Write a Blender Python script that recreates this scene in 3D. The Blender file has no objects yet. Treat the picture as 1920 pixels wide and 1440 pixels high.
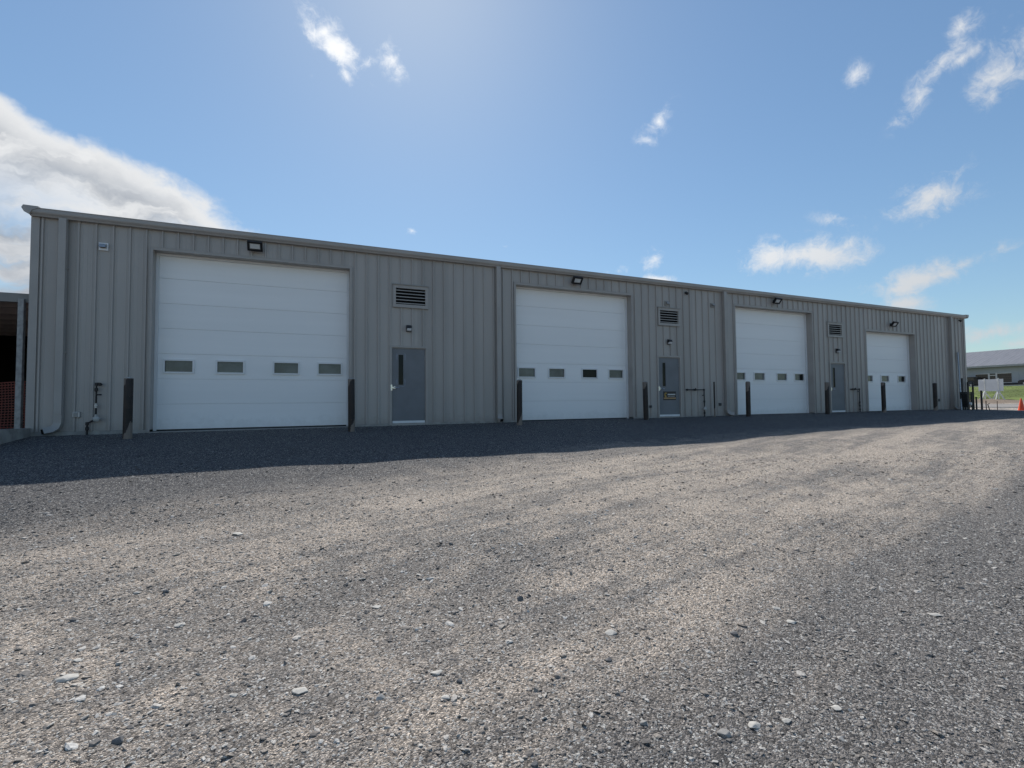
import bpy, bmesh, math, random
import numpy as np
from mathutils import Vector, Matrix, noise as mnoise

random.seed(7); rng = np.random.default_rng(7)
S = bpy.context.scene; COL = S.collection
rad = math.radians

# ------------------------------------------------------------------ camera
CAM = Vector((0.0, -13.197, 0.595)); FPX = 886.66
yaw, pitch, roll = rad(22.99), rad(2.19), rad(-0.524)
Fw = Vector((math.sin(yaw)*math.cos(pitch), math.cos(yaw)*math.cos(pitch), math.sin(pitch)))
R0 = Vector((math.cos(yaw), -math.sin(yaw), 0)); U0 = R0.cross(Fw)
Rt = math.cos(roll)*R0 + math.sin(roll)*U0; Up = -math.sin(roll)*R0 + math.cos(roll)*U0
cd = bpy.data.cameras.new('camera'); cam = bpy.data.objects.new('camera', cd); COL.objects.link(cam)
m = Matrix((Rt, Up, -Fw)).transposed().to_4x4(); m.translation = CAM; cam.matrix_world = m
cd.sensor_width = 36; cd.lens = FPX/1920*36; cd.clip_start = .05; cd.clip_end = 8000
S.camera = cam
def ray(px, py):                       # a pixel of the 1920x1440 photograph gives a direction
    return Fw*FPX + Rt*(px-960) - Up*(py-720)
def atY(px, py, Y):
    d = ray(px, py); return CAM + d*((Y-CAM.y)/d.y)
def atX(px, py, X):
    d = ray(px, py); return CAM + d*((X-CAM.x)/d.x)

# ------------------------------------------------------------------ light, sky
SUN = Vector((0.20, 1.0, 1.035)).normalized()
el = math.asin(SUN.z); az = math.atan2(SUN.x, SUN.y)
sl = bpy.data.lights.new('sun', 'SUN'); sl.energy = 5.0; sl.angle = rad(.53); sl.color = (1, .955, .89)
so = bpy.data.objects.new('sun', sl); COL.objects.link(so); so.location = (10, 60, 60)
so.rotation_euler = (-SUN).to_track_quat('-Z', 'Y').to_euler()
S.view_settings.view_transform = 'Standard'; S.view_settings.look = 'None'
S.view_settings.exposure = 0.0; S.view_settings.gamma = 1.0
S.render.engine = 'CYCLES'; S.cycles.max_bounces = 6; S.cycles.diffuse_bounces = 3; S.cycles.glossy_bounces = 2

W = bpy.data.worlds.new('World'); S.world = W; W.use_nodes = True; W.cycles.sampling_method = 'MANUAL'; W.cycles.sample_map_resolution = 512
wt = W.node_tree; wn = wt.nodes; wl = wt.links; wn.clear()
class NT:
    """small helper for node trees"""
    def __init__(s, tree): s.flat = False; s.t = tree; s.n = tree.nodes; s.l = tree.links
    def new(s, typ, **kw):
        n = s.n.new(typ)
        for k, v in kw.items(): setattr(n, k, v)
        return n
    def put(s, sock, v):
        if isinstance(v, bpy.types.NodeSocket): s.l.new(v, sock)
        elif v is not None:
            try: sock.default_value = v
            except Exception: sock.default_value = tuple(v)+(1,)
    def math(s, op, a, b=None, c=None, clamp=False):
        n = s.new('ShaderNodeMath', operation=op); n.use_clamp = clamp
        s.put(n.inputs[0], a); s.put(n.inputs[1], b)
        if c is not None: s.put(n.inputs[2], c)
        return n.outputs[0]
    def vmath(s, op, a, b=None, scale=None):
        n = s.new('ShaderNodeVectorMath', operation=op); s.put(n.inputs[0], a)
        if b is not None: s.put(n.inputs[1], b)
        if scale is not None: s.put(n.inputs['Scale'], scale)
        return n.outputs['Value'] if op in ('DOT_PRODUCT', 'LENGTH', 'DISTANCE') else n.outputs[0]
    def mix(s, f, a, b, mode='MIX'):
        n = s.new('ShaderNodeMix', data_type='RGBA', blend_type=mode); n.clamp_factor = True
        s.put(n.inputs[0], f); s.put(n.inputs[6], a if isinstance(a, bpy.types.NodeSocket) else tuple(a)+(1,))
        s.put(n.inputs[7], b if isinstance(b, bpy.types.NodeSocket) else tuple(b)+(1,)); return n.outputs[2]
    def noise(s, vec, scale, detail=4, rough=.55, dist=0.0):
        n = s.new('ShaderNodeTexNoise', noise_dimensions='2D' if s.flat else '3D'); n.inputs['Scale'].default_value = scale
        n.inputs['Detail'].default_value = detail; n.inputs['Roughness'].default_value = rough
        n.inputs['Distortion'].default_value = dist
        s.l.new(vec, n.inputs['Vector']); return n.outputs['Fac'], n.outputs['Color']
    def voro(s, vec, scale, feature='F1', rnd=1.0):
        n = s.new('ShaderNodeTexVoronoi', feature=feature, voronoi_dimensions='2D' if s.flat else '3D'); n.inputs['Scale'].default_value = scale
        n.inputs['Randomness'].default_value = rnd
        s.l.new(vec, n.inputs['Vector']); return n
    def sstep(s, v, a, b, lo=0.0, hi=1.0):
        n = s.new('ShaderNodeMapRange', interpolation_type='SMOOTHSTEP'); s.put(n.inputs[0], v)
        for i, x in zip((1, 2, 3, 4), (a, b, lo, hi)): n.inputs[i].default_value = x
        return n.outputs[0]
    def mapping(s, vec, rot=(0, 0, 0), scale=(1, 1, 1), loc=(0, 0, 0)):
        n = s.new('ShaderNodeMapping'); s.l.new(vec, n.inputs[0])
        n.inputs['Location'].default_value = loc; n.inputs['Rotation'].default_value = rot; n.inputs['Scale'].default_value = scale
        return n.outputs[0]

SKY_STRENGTH = .126
w = NT(wt)
tc = w.new('ShaderNodeTexCoord'); Dv = tc.outputs['Generated']
sky = w.new('ShaderNodeTexSky', sky_type='NISHITA'); sky.sun_disc = False
sky.sun_elevation = el; sky.sun_rotation = az; sky.altitude = 100; sky.air_density = 1.0; sky.dust_density = .24; sky.ozone_density = 1.6
# broken fair-weather clouds: soft patches fixed to directions of the sky, torn up by noise
wf, wcol = w.noise(w.vmath('SCALE', Dv, scale=1.0), 7, 5, .6)
warp = w.vmath('SCALE', w.vmath('SUBTRACT', wcol, (.5, .5, .5)), scale=.13)
Dw = w.vmath('ADD', Dv, warp)
nf, _ = w.noise(Dw, 17, 10, .66)
nb, _ = w.noise(Dw, 4.5, 7, .6)
puffs = [  # px, py, half width, half height, tilt (deg, up to the right), softness/opacity
    (628, 88, 66, 22, -52, .95), (608, 60, 30, 20, 20, .9), (690, 122, 24, 14, 30, .55), (735, 112, 32, 19, -55, .8), (648, 140, 30, 13, -55, .8),
    (1235, 228, 40, 17, 45, .60), (1213, 262, 20, 10, 0, .55),
    (1603, 140, 26, 20, 40, .50), (1800, 50, 64, 20, 55, .55), (1765, 118, 84, 22, 50, .62), (1715, 190, 58, 18, 55, .60), (1805, 108, 64, 12, 35, .5),
    (1890, 135, 78, 40, 52, .60), (1860, 180, 44, 22, 55, .55), (1925, 85, 55, 50, 50, .7),
    (1755, 365, 80, 42, 5, .72), (1580, 410, 48, 14, -4, .42), (1640, 425, 30, 12, 25, .18),
    (1445, 480, 66, 24, 8, .85), (1525, 477, 78, 26, 3, .92), (1588, 462, 24, 17, 40, .6), (1395, 495, 22, 14, 35, .35),
    (1725, 524, 92, 22, 14, .85), (1810, 495, 74, 14, 22, .75), (1690, 540, 50, 16, 10, .75), (1770, 515, 60, 17, 10, .75),
    (1695, 570, 50, 14, 0, .8), (1230, 487, 24, 17, 45, .65), (1160, 508, 24, 9, 0, .5), (1235, 524, 26, 8, -8, .85),
    (773, 433, 14, 7, -15, .55), (1860, 622, 60, 18, 8, .75), (1905, 645, 56, 14, 0, .7), (1260, 420, 9, 5, 0, .2), (945, 462, 10, 4, 0, .3),
    (440, 108, 18, 8, -45, .12), (585, 142, 10, 10, 0, .25), (485, 505, 60, 9, -12, .3)]
mask = None
for px, py, rx, ry, tilt, op in puffs:
    c = ray(px, py).normalized()
    a = rad(tilt)
    e1 = (ray(px+math.cos(a), py-math.sin(a)).normalized() - c); e2 = (ray(px+math.sin(a), py+math.cos(a)).normalized() - c)
    su, sv = e1.length*rx*2.5, e2.length*ry*2.6
    ex = (e1-c*e1.dot(c)).normalized(); ey = c.cross(ex).normalized()
    mp = w.new('ShaderNodeMapping', vector_type='TEXTURE'); wl.new(Dv, mp.inputs[0])
    mp.inputs['Location'].default_value = c; mp.inputs['Rotation'].default_value = Matrix((ex, ey, c)).transposed().to_euler('XYZ'); mp.inputs['Scale'].default_value = (su, sv, .5)
    gd = w.new('ShaderNodeTexGradient', gradient_type='QUADRATIC_SPHERE'); wl.new(mp.outputs[0], gd.inputs[0])
    g = w.math('MULTIPLY', gd.outputs[1], op*2.0)
    mask = g if mask is None else w.math('MAXIMUM', mask, g)
torn = w.math('ADD', mask, w.math('MULTIPLY', w.math('SUBTRACT', nf, .535), 3.6))
cov = w.math('MULTIPLY', w.sstep(torn, .15, 1.55, 0, .95), w.sstep(mask, .03, .45))
# the long cloud bank to the left of the building
p1, p2, p3 = ray(0, 196).normalized(), ray(225, 310).normalized(), ray(470, 446).normalized()
nrm = p1.cross(p3).normalized()
if nrm.dot(ray(60, 480)) < 0: nrm = -nrm
n1, _ = w.noise(Dw, 8, 8, .55)
bd = w.math('ADD', w.vmath('DOT_PRODUCT', Dv, nrm), w.math('MULTIPLY', w.math('SUBTRACT', n1, .30), .10))
lf = w.sstep(w.vmath('DOT_PRODUCT', Dv, ray(500, 470).normalized().cross(Vector((0, 0, 1))).normalized()), .02, -.03)
bank = w.math('MULTIPLY', w.sstep(bd, -.004, .022), lf)
st = w.mapping(Dw, rot=(0, rad(28), rad(20)), scale=(2.2, 2.2, 8))
n2, _ = w.noise(st, 1.6, 6, .5)
bank_thin = w.sstep(n2, .38, .52, .15, 1.0)                         # blue gaps low in the bank
hz = w.new('ShaderNodeSeparateXYZ'); wl.new(Dv, hz.inputs[0])
gapf = w.math('MULTIPLY', w.sstep(hz.outputs[2], .36, .22), w.math('SUBTRACT', 1.0, bank_thin))
bank = w.math('MULTIPLY', bank, w.math('SUBTRACT', 1.0, gapf))
# the same broken cloud goes on over the part of the sky the camera does not see
away = w.sstep(w.vmath('DOT_PRODUCT', Dv, Fw), .58, .40)
gen = w.math('MULTIPLY', w.math('MULTIPLY', w.sstep(nb, .56, .72), away), w.sstep(hz.outputs[2], .02, .18))
gen = w.math('MULTIPLY', gen, .75)
sund = w.sstep(w.vmath('DOT_PRODUCT', Dv, SUN), .45, .97)           # cloud brightens towards the sun
ccol = w.mix(sund, (4.9, 5.1, 5.35), (8.2, 8.3, 8.4))
shade, _ = w.noise(st, 2.6, 6, .55)
bcol = w.mix(w.math('MAXIMUM', w.math('MULTIPLY', w.sstep(shade, .34, .62), w.sstep(bd, .34, .06, .30, 1.0)), w.sstep(bd, .085, .01)), (3.2, 3.5, 3.95), (6.6, 6.7, 6.8))
skyc = w.mix(1.0, sky.outputs[0], (.88, .985, .985), 'MULTIPLY')
# tone curve on the sky colour: compress the very bright low sky
lum = w.vmath('DOT_PRODUCT', skyc, (.2, .6, .2)); skyc = w.vmath('SCALE', skyc, scale=w.math('DIVIDE', 1.30, w.math('ADD', 1.0, w.math('MULTIPLY', lum, .10))))
c1 = w.mix(gen, skyc, ccol); c2 = w.mix(cov, c1, ccol); c3 = w.mix(bank, c2, bcol)
bg = w.new('ShaderNodeBackground'); bg.inputs[1].default_value = SKY_STRENGTH; wl.new(c3, bg.inputs[0])
wo = w.new('ShaderNodeOutputWorld'); wl.new(bg.outputs[0], wo.inputs[0])

# ------------------------------------------------------------------ materials
MATS = {}
def mat(name, col, rough=.6, metal=0.0, var=.12, scale=3.0, spec=.5, bump=0.0, bscale=60.0, stretch=(1, 1, 1), dirt=None, objvar=0.0, foot=None):
    if name in MATS: return MATS[name]
    M = bpy.data.materials.new(name); M.use_nodes = True; t = NT(M.node_tree); b = t.n['Principled BSDF']
    g = t.new('ShaderNodeNewGeometry'); P = t.mapping(g.outputs['Position'], scale=stretch)
    f, _ = t.noise(P, scale, 5, .6)
    lo = tuple(c*(1-var) for c in col); hi = tuple(min(1, c*(1+var)) for c in col)
    c = t.mix(t.sstep(f, .3, .7), lo, hi)
    if dirt:
        f2, _ = t.noise(P, dirt[1], 6, .65); c = t.mix(t.sstep(f2, dirt[2], dirt[3]), c, dirt[0])
    if objvar:
        vm = t.new('ShaderNodeVectorMath', operation='SCALE'); t.l.new(c, vm.inputs[0])
        t.l.new(t.sstep(t.new('ShaderNodeObjectInfo').outputs['Random'], 0, 1, 1-objvar, 1+objvar), vm.inputs['Scale']); c = vm.outputs[0]
    if foot:                                 # mud and dust splashed up from the gravel
        sp = t.new('ShaderNodeSeparateXYZ'); t.l.new(g.outputs['Position'], sp.inputs[0]); fn, _ = t.noise(g.outputs['Position'], 6, 7, .7)
        c = t.mix(t.math('MULTIPLY', t.sstep(t.math('ADD', sp.outputs[2], t.math('MULTIPLY', t.math('SUBTRACT', fn, .5), .9)), .32, .0), foot), c, (.20, .175, .15))
    t.l.new(c, b.inputs['Base Color'])
    b.inputs['Metallic'].default_value = metal; b.inputs['Specular IOR Level'].default_value = spec
    f3, _ = t.noise(P, scale*4, 3); t.l.new(t.sstep(f3, .2, .8, max(0, rough-.08), min(1, rough+.08)), b.inputs['Roughness'])
    if bump:
        f4, _ = t.noise(P, bscale, 4, .6); bn = t.new('ShaderNodeBump'); bn.inputs['Strength'].default_value = bump
        bn.inputs['Distance'].default_value = .004; t.l.new(f4, bn.inputs['Height']); t.l.new(bn.outputs[0], b.inputs['Normal'])
    MATS[name] = M; return M

TAUPE = mat('taupe_steel', (.375, .352, .330), .42, 0, .06, .9, .45, .55, 1.6, stretch=(1, 1, .35), objvar=.06, foot=.25)
TRIM = mat('taupe_trim', (.358, .337, .317), .42, 0, .06, 1.5, .45)
PVC = mat('grey_downspout', (.36, .34, .32), .45, 0, .06, 1.5, .45)
WHITE = mat('white_door_steel', (.86, .865, .865), .45, 0, .025, .7, .4, .12, 35, (.12, 1, 2.5), foot=.12)
WFRAME = mat('white_plastic', (.74, .75, .76), .4, 0, .04, 2)
DOORGREY = mat('grey_primer_steel', (.165, .175, .190), .5, 0, .10, 1.6, .45, dirt=((.19, .205, .225), 1.3, .60, .80))
PRIMER = mat('pale_sanding_marks', (.20, .22, .25), .6, 0, .15, 9)
BLACK = mat('black_plastic', (.012, .012, .014), .45)
IRON = mat('black_iron_pipe', (.016, .016, .018), .5, .1, .3, 8)
STEEL = mat('bright_steel', (.62, .62, .62), .28, 1.0)
GALV = mat('galvanised_steel', (.42, .43, .44), .45, .8, .2, 14)
GLASSD = mat('dark_glass', (.008, .010, .011), .08, 0, .1, 2, .16)
PANE_REFL = mat('reflection_grey', (.085, .098, .10), .16, 0, .35, 2.2, .6)  # grey of the sky reflection painted over the overhead-door panes
LENS = mat('lamp_lens', (.62, .64, .66), .25, 0, .05)
CONC = mat('concrete', (.33, .32, .30), .9, 0, .18, 4, .3, .5, 40, dirt=((.20, .19, .175), 2.5, .5, .75))
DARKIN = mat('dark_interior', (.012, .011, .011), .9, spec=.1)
LOUV = mat('louver_grey', (.30, .295, .285), .45)
ROOF = mat('roof_steel', (.33, .316, .30), .4, 0, .05, 1)

# bollard paint: near-black brown with scabs of bare concrete that have a shape of their own
def bollard_mat():
    M = bpy.data.materials.new('rusty_bollard'); M.use_nodes = True; t = NT(M.node_tree); b = t.n['Principled BSDF']
    o = t.new('ShaderNodeTexCoord').outputs['Object']; oi = t.new('ShaderNodeObjectInfo')
    off = t.vmath('ADD', o, t.vmath('SCALE', (3.1, 5.7, 1.3), scale=t.math('MULTIPLY', oi.outputs['Random'], 9.0)))
    f, _ = t.noise(off, 5, 6, .6); f2, _ = t.noise(off, 22, 4, .6)
    c = t.mix(t.sstep(f, .35, .7), (.010, .008, .007), (.030, .019, .015)); c = t.mix(t.sstep(f2, .6, .75), c, (.09, .05, .035))
    sp = t.new('ShaderNodeSeparateXYZ'); t.l.new(o, sp.inputs[0])
    fz = t.math('ADD', sp.outputs[2], t.math('MULTIPLY', t.math('SUBTRACT', f, .5), .55))
    side = t.math('ADD', t.math('MULTIPLY', sp.outputs[0], 2.4), t.math('MULTIPLY', t.math('SUBTRACT', oi.outputs['Random'], .5), .35))
    low = t.sstep(t.math('SUBTRACT', fz, side), .17, .13); top = t.sstep(t.math('SUBTRACT', fz, side), 1.28, 1.32)
    k = t.math('MAXIMUM', low, t.math('MULTIPLY', top, .8))
    c = t.mix(k, c, (.20, .165, .14)); t.l.new(c, b.inputs['Base Color']); b.inputs['Roughness'].default_value = .62
    bn = t.new('ShaderNodeBump'); bn.inputs['Strength'].default_value = .5; bn.inputs['Distance'].default_value = .01
    t.l.new(t.math('ADD', f2, k), bn.inputs['Height']); t.l.new(bn.outputs[0], b.inputs['Normal'])
    return M
BOLL = bollard_mat()

# gravel tones shared by ground sheet and loose stones (a function of the place only)
def aniso(t, P, ang, sx, sy, loc=(0, 0, 0)):
    n = t.new('ShaderNodeMapping', vector_type='TEXTURE'); t.l.new(P, n.inputs[0])
    n.inputs['Location'].default_value = loc; n.inputs['Rotation'].default_value = (0, 0, rad(ang)); n.inputs['Scale'].default_value = (sx, sy, 1); return n.outputs[0]
def gravel_tone(t, P):
    """dust: pale compacted fines along the driven lanes; fresh: dark new stone along the building; loose: dark loose stone in the yard"""
    f, _ = t.noise(aniso(t, P, 17, 4.6, .75), 1.0, 7, .66)
    fs, _ = t.noise(aniso(t, P, 12, 9.0, .22, (3, 1, 0)), 1.0, 4, .6)
    f2, _ = t.noise(P, 2.2, 6, .68)
    sp = t.new('ShaderNodeSeparateXYZ'); t.l.new(P, sp.inputs[0]); x_, y_ = sp.outputs[0], sp.outputs[1]
    d = t.math('ADD', t.math('MULTIPLY', f, .52), t.math('ADD', t.math('MULTIPLY', f2, .30), t.math('MULTIPLY', fs, .22)))
    nz = t.math('MULTIPLY', t.math('SUBTRACT', f2, .5), 2.6)
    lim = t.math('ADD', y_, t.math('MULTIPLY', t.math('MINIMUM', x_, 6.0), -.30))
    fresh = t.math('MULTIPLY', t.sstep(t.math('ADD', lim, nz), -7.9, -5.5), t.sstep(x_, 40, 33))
    lo_ = t.math('ADD', t.math('SUBTRACT', y_, t.math('MULTIPLY', t.math('MINIMUM', x_, 9.0), .2)), t.math('MULTIPLY', t.math('SUBTRACT', f, .5), 2.4))
    loose = t.math('MULTIPLY', t.sstep(lo_, -10.7, -12.1), t.sstep(x_, -1.5, 1.0))
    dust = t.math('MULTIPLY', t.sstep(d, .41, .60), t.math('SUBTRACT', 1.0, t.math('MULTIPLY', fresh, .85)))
    dust = t.math('MULTIPLY', dust, t.math('SUBTRACT', 1.0, t.math('MULTIPLY', loose, .7)))
    return dust, fresh, loose, sp, fs
def ground_mat():
    M = bpy.data.materials.new('gravel_yard'); M.use_nodes = True; t = NT(M.node_tree); t.flat = True; b = t.n['Principled BSDF']
    P = t.new('ShaderNodeNewGeometry').outputs['Position']
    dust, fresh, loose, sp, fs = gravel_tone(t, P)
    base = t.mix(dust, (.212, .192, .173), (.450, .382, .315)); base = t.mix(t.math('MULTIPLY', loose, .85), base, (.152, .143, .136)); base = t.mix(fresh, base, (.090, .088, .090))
    pw = t.vmath('ADD', P, t.vmath('SCALE', t.noise(P, 40, 3)[1], scale=.012))
    v1 = t.voro(pw, 105); v2 = t.voro(pw, 38); v3 = t.voro(pw, 250)
    def val(v): 
        s = t.new('ShaderNodeSeparateColor'); t.l.new(v.outputs['Color'], s.inputs[0]); return s.outputs
    a1, a2, a3 = val(v1), val(v2), val(v3)
    mult = t.math('MULTIPLY', t.sstep(a1[0], 0, 1, .52, 1.58), t.sstep(a3[0], 0, 1, .6, 1.45))
    vm = t.new('ShaderNodeVectorMath', operation='SCALE'); t.l.new(base, vm.inputs[0]); t.l.new(mult, vm.inputs['Scale'])
    c = vm.outputs[0]
    big = t.math('MULTIPLY', t.sstep(a2[1], .86, .89), t.sstep(v2.outputs['Distance'], .40, .30))
    c = t.mix(t.math('MULTIPLY', big, .75), c, t.mix(a2[2], (.13, .125, .12), (.52, .50, .46)))
    c = t.mix(t.math('MULTIPLY', t.sstep(a1[1], .91, .93), .85), c, (.56, .54, .50))
    c = t.mix(t.math('MULTIPLY', t.sstep(a1[2], .93, .95), .85), c, (.03, .03, .032))
    # packed soil beyond the yard
    c = t.mix(t.sstep(sp.outputs[0], 70, 76), c, (.21, .165, .125))
    t.l.new(c, b.inputs['Base Color']); b.inputs['Roughness'].default_value = .93; b.inputs['Specular IOR Level'].default_value = .25
    h = t.math('ADD', t.math('MULTIPLY', t.math('SUBTRACT', 1.0, v1.outputs['Distance']), t.math('ADD', a1[0], .35)),
               t.math('MULTIPLY', t.math('SUBTRACT', 1.0, v3.outputs['Distance']), .45))
    h = t.math('ADD', h, t.math('MULTIPLY', big, 1.2)); h = t.math('ADD', h, t.math('MULTIPLY', t.noise(P, 14, 5, .65)[0], 1.6)); h = t.math('ADD', h, t.math('MULTIPLY', fs, 2.2))
    bn = t.new('ShaderNodeBump'); bn.inputs['Strength'].default_value = 1.0; bn.inputs['Distance'].default_value = .0080
    t.l.new(h, bn.inputs['Height']); t.l.new(bn.outputs[0], b.inputs['Normal'])
    return M
def stone_mat(name='loose_stone', inst=True):
    M = bpy.data.materials.new(name); M.use_nodes = True; t = NT(M.node_tree); t.flat = True; b = t.n['Principled BSDF']
    P = t.new('ShaderNodeNewGeometry').outputs['Position']; r = t.new('ShaderNodeObjectInfo').outputs['Random']
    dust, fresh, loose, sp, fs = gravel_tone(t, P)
    ramp = t.new('ShaderNodeValToRGB'); t.l.new(r, ramp.inputs[0]); e = ramp.color_ramp.elements
    e[0].position = 0; e[0].color = (.09, .09, .095, 1); e[1].position = 1; e[1].color = (.66, .64, .60, 1)
    for p_, c_ in ((.12, (.16, .152, .145)), (.45, (.245, .224, .204)), (.68, (.34, .305, .268)), (.76, (.52, .50, .465))):
        x = e.new(p_); x.color = c_+(1,)
    c = t.mix(t.math('MULTIPLY', dust, .55), ramp.outputs[0], (.44, .372, .305))
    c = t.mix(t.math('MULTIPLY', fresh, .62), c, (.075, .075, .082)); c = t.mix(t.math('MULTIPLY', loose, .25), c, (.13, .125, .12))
    f, _ = t.noise(P, 90, 4, .6); c = t.mix(t.sstep(f, .3, .7), c, t.mix(.35, c, (.03, .03, .03)))
    t.l.new(c, b.inputs['Base Color']); b.inputs['Roughness'].default_value = .85; b.inputs['Specular IOR Level'].default_value = .3
    return M
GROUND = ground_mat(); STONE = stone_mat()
ROAD = mat('worn_road', (.245, .225, .205), .9, 0, .22, .5, .3, .5, 30, (.4, .12, 1))
KERB = mat('pale_kerb', (.50, .49, .46), .85, 0, .1)
GRASS = mat('lawn', (.125, .160, .042), .9, 0, .35, .35, .2, .8, 6, (1, .4, 1), dirt=((.15, .16, .05), .8, .55, .8))
ASPH = mat('asphalt_lot', (.055, .055, .058), .9, 0, .2, 1)

# ------------------------------------------------------------------ mesh helpers
class MB:
    def __init__(s): s.v = []; s.f = []; s.mi = []; s.cur = 0
    def add(s, vs, fs):
        o = len(s.v); s.v += [tuple(p) for p in vs]; s.f += [tuple(i+o for i in f) for f in fs]; s.mi += [s.cur]*len(fs); return s
    def box(s, x0, x1, y0, y1, z0, z1):
        return s.add([(x, y, z) for z in (z0, z1) for y in (y0, y1) for x in (x0, x1)],
                     [(0, 2, 3, 1), (4, 5, 7, 6), (0, 1, 5, 4), (1, 3, 7, 5), (3, 2, 6, 7), (2, 0, 4, 6)])
    def bbox(s, x0, x1, y0, y1, z0, z1, b=.004):      # box with chamfered edges
        bm = bmesh.new(); bmesh.ops.create_cube(bm, size=1)
        for v in bm.verts: v.co = ((x0+x1)/2+v.co.x*(x1-x0), (y0+y1)/2+v.co.y*(y1-y0), (z0+z1)/2+v.co.z*(z1-z0))
        bmesh.ops.bevel(bm, geom=bm.edges[:], offset=b, segments=1, affect='EDGES')
        bm.verts.index_update(); s.add([v.co[:] for v in bm.verts], [[v.index for v in f.verts] for f in bm.faces]); bm.free(); return s
    def obox(s, c, ax, hs):                            # oriented box
        c = Vector(c); P = []
        for k in (-1, 1):
            for j in (-1, 1):
                for i in (-1, 1): P.append(c+ax[0]*hs[0]*i+ax[1]*hs[1]*j+ax[2]*hs[2]*k)
        return s.add(P, [(0, 2, 3, 1), (4, 5, 7, 6), (0, 1, 5, 4), (1, 3, 7, 5), (3, 2, 6, 7), (2, 0, 4, 6)])
    def prism(s, prof, a, b, axis='x'):                # closed profile swept along an axis
        n = len(prof); vs = []
        for k in (a, b):
            for p in prof:
                vs.append((k, p[0], p[1]) if axis == 'x' else (p[0], k, p[1]) if axis == 'y' else (p[0], p[1], k))
        return s.add(vs, [tuple(range(n)), tuple(range(2*n-1, n-1, -1))]+[(i, (i+1) % n, n+(i+1) % n, n+i) for i in range(n)])
    def rings(s, rs, cap=True):
        n = len(rs[0]); o = len(s.v); s.v += [tuple(p) for r in rs for p in r]
        for k in range(len(rs)-1):
            for i in range(n): s.f.append((o+k*n+i, o+k*n+(i+1) % n, o+(k+1)*n+(i+1) % n, o+(k+1)*n+i)); s.mi.append(s.cur)
        if cap: s.f += [tuple(o+i for i in range(n))[::-1], tuple(o+(len(rs)-1)*n+i for i in range(n))]; s.mi += [s.cur]*2
        return s
    def tube(s, path, r, n=10, sq=None):               # round (or rectangular: sq=(half a, half b)) pipe along a path
        path = [Vector(p) for p in path]; rs = []
        rr = r if isinstance(r, (list, tuple)) else [r]*len(path)
        d0 = (path[1]-path[0]).normalized(); up = Vector((0, 1, 0)) if abs(d0.y) < .9 else Vector((0, 0, 1))
        for i, p in enumerate(path):
            d = ((path[min(i+1, len(path)-1)]-p).normalized()+(p-path[max(i-1, 0)]).normalized()).normalized()
            a = d.cross(up).normalized(); b = d.cross(a).normalized(); up = -b if b.dot(up) < 0 else b
            b = up = (up-d*up.dot(d)).normalized(); a = d.cross(b).normalized()
            if sq: rs.append([p+a*sq[0]*x+b*sq[1]*y for x, y in ((-1, -1), (1, -1), (1, 1), (-1, 1))])
            else: rs.append([p+(a*math.cos(2*math.pi*k/n)+b*math.sin(2*math.pi*k/n))*rr[i] for k in range(n)])
        return s.rings(rs)
    def lathe(s, prof, c=(0, 0, 0), n=16):
        return s.rings([[(c[0]+r*math.cos(2*math.pi*k/n), c[1]+r*math.sin(2*math.pi*k/n), c[2]+z) for k in range(n)] for r, z in prof])
    def mesh(s, name, mats, org=(0, 0, 0), smooth=False):
        me = bpy.data.meshes.new(name); o = Vector(org)
        me.from_pydata([tuple(Vector(p)-o) for p in s.v], [], s.f)
        for mm in (mats if isinstance(mats, (list, tuple)) else [mats]): me.materials.append(mm)
        me.polygons.foreach_set('material_index', s.mi)
        bm = bmesh.new(); bm.from_mesh(me); bmesh.ops.recalc_face_normals(bm, faces=bm.faces[:]); bm.to_mesh(me); bm.free()
        if smooth:
            me.polygons.foreach_set('use_smooth', [True]*len(me.polygons)); me.set_sharp_from_angle(angle=rad(40))
        return me
    def build(s, name, mats, parent=None, org=None, smooth=False):
        """org: world position of the object's origin (defaults to the parent's origin)"""
        pw = WORLD.get(parent.name, Vector()) if parent else Vector()
        org = Vector(org) if org is not None else pw
        ob = bpy.data.objects.new(name, s.mesh(name, mats, org, smooth)); COL.objects.link(ob)
        ob.location = org-pw; ob.parent = parent; WORLD[ob.name] = org; return ob
WORLD = {}
def empty(name, loc):
    o = bpy.data.objects.new(name, None); COL.objects.link(o); o.location = loc; o.empty_display_size = .3; WORLD[o.name] = Vector(loc); return o
def tag(o, label=None, cat=None, group=None, kind=None):
    if label: o['label'] = label
    if cat: o['category'] = cat
    if group: o['group'] = group
    if kind: o['kind'] = kind
    return o

# ------------------------------------------------------------------ terrain
def g0(x, y):
    b = np.interp(x, [-8, -5, 5, 15, 27, 31, 37, 60], [-.05, -.035, -.012, .015, .045, .02, -.17, -.15])
    s_ = np.interp(x, [-10, 8, 11, 16, 23, 31, 40], [.068, .068, .052, .045, .030, .022, .004])
    yy = np.where(y > 0, 0, np.where(y > -14, y, -14+.25*(np.maximum(y, -26)+14)))
    und = .012*np.sin(x*1.3+y*2.1+1)*np.sin(y*1.1-.4*x) + .008*np.sin(x*3.1-y*1.7) + .010*np.sin(y*3.3+.35*x)
    und = und*np.clip(-y/1.5, 0, 1)*np.clip((40-x)/10, 0, 1)
    T = np.interp(x, [60, 72, 77, 82, 90, 104, 109], [0, .03, .38, .58, 1.15, 2.52, 2.62])
    T = T + np.where((x > 70) & (x < 84), .10*np.sin(y*1.1)+.07*np.sin(y*2.7+x), 0)*np.clip((x-70)/4, 0, 1)*np.clip((84-x)/4, 0, 1)
    return b + s_*yy + und + T
def g(x, y): return float(g0(np.array(float(x)), np.array(float(y))))
def axis(segs):
    out = []
    for a, b, st in segs: out += list(np.arange(a, b-1e-6, st))
    return np.array(out+[segs[-1][1]])
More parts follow.
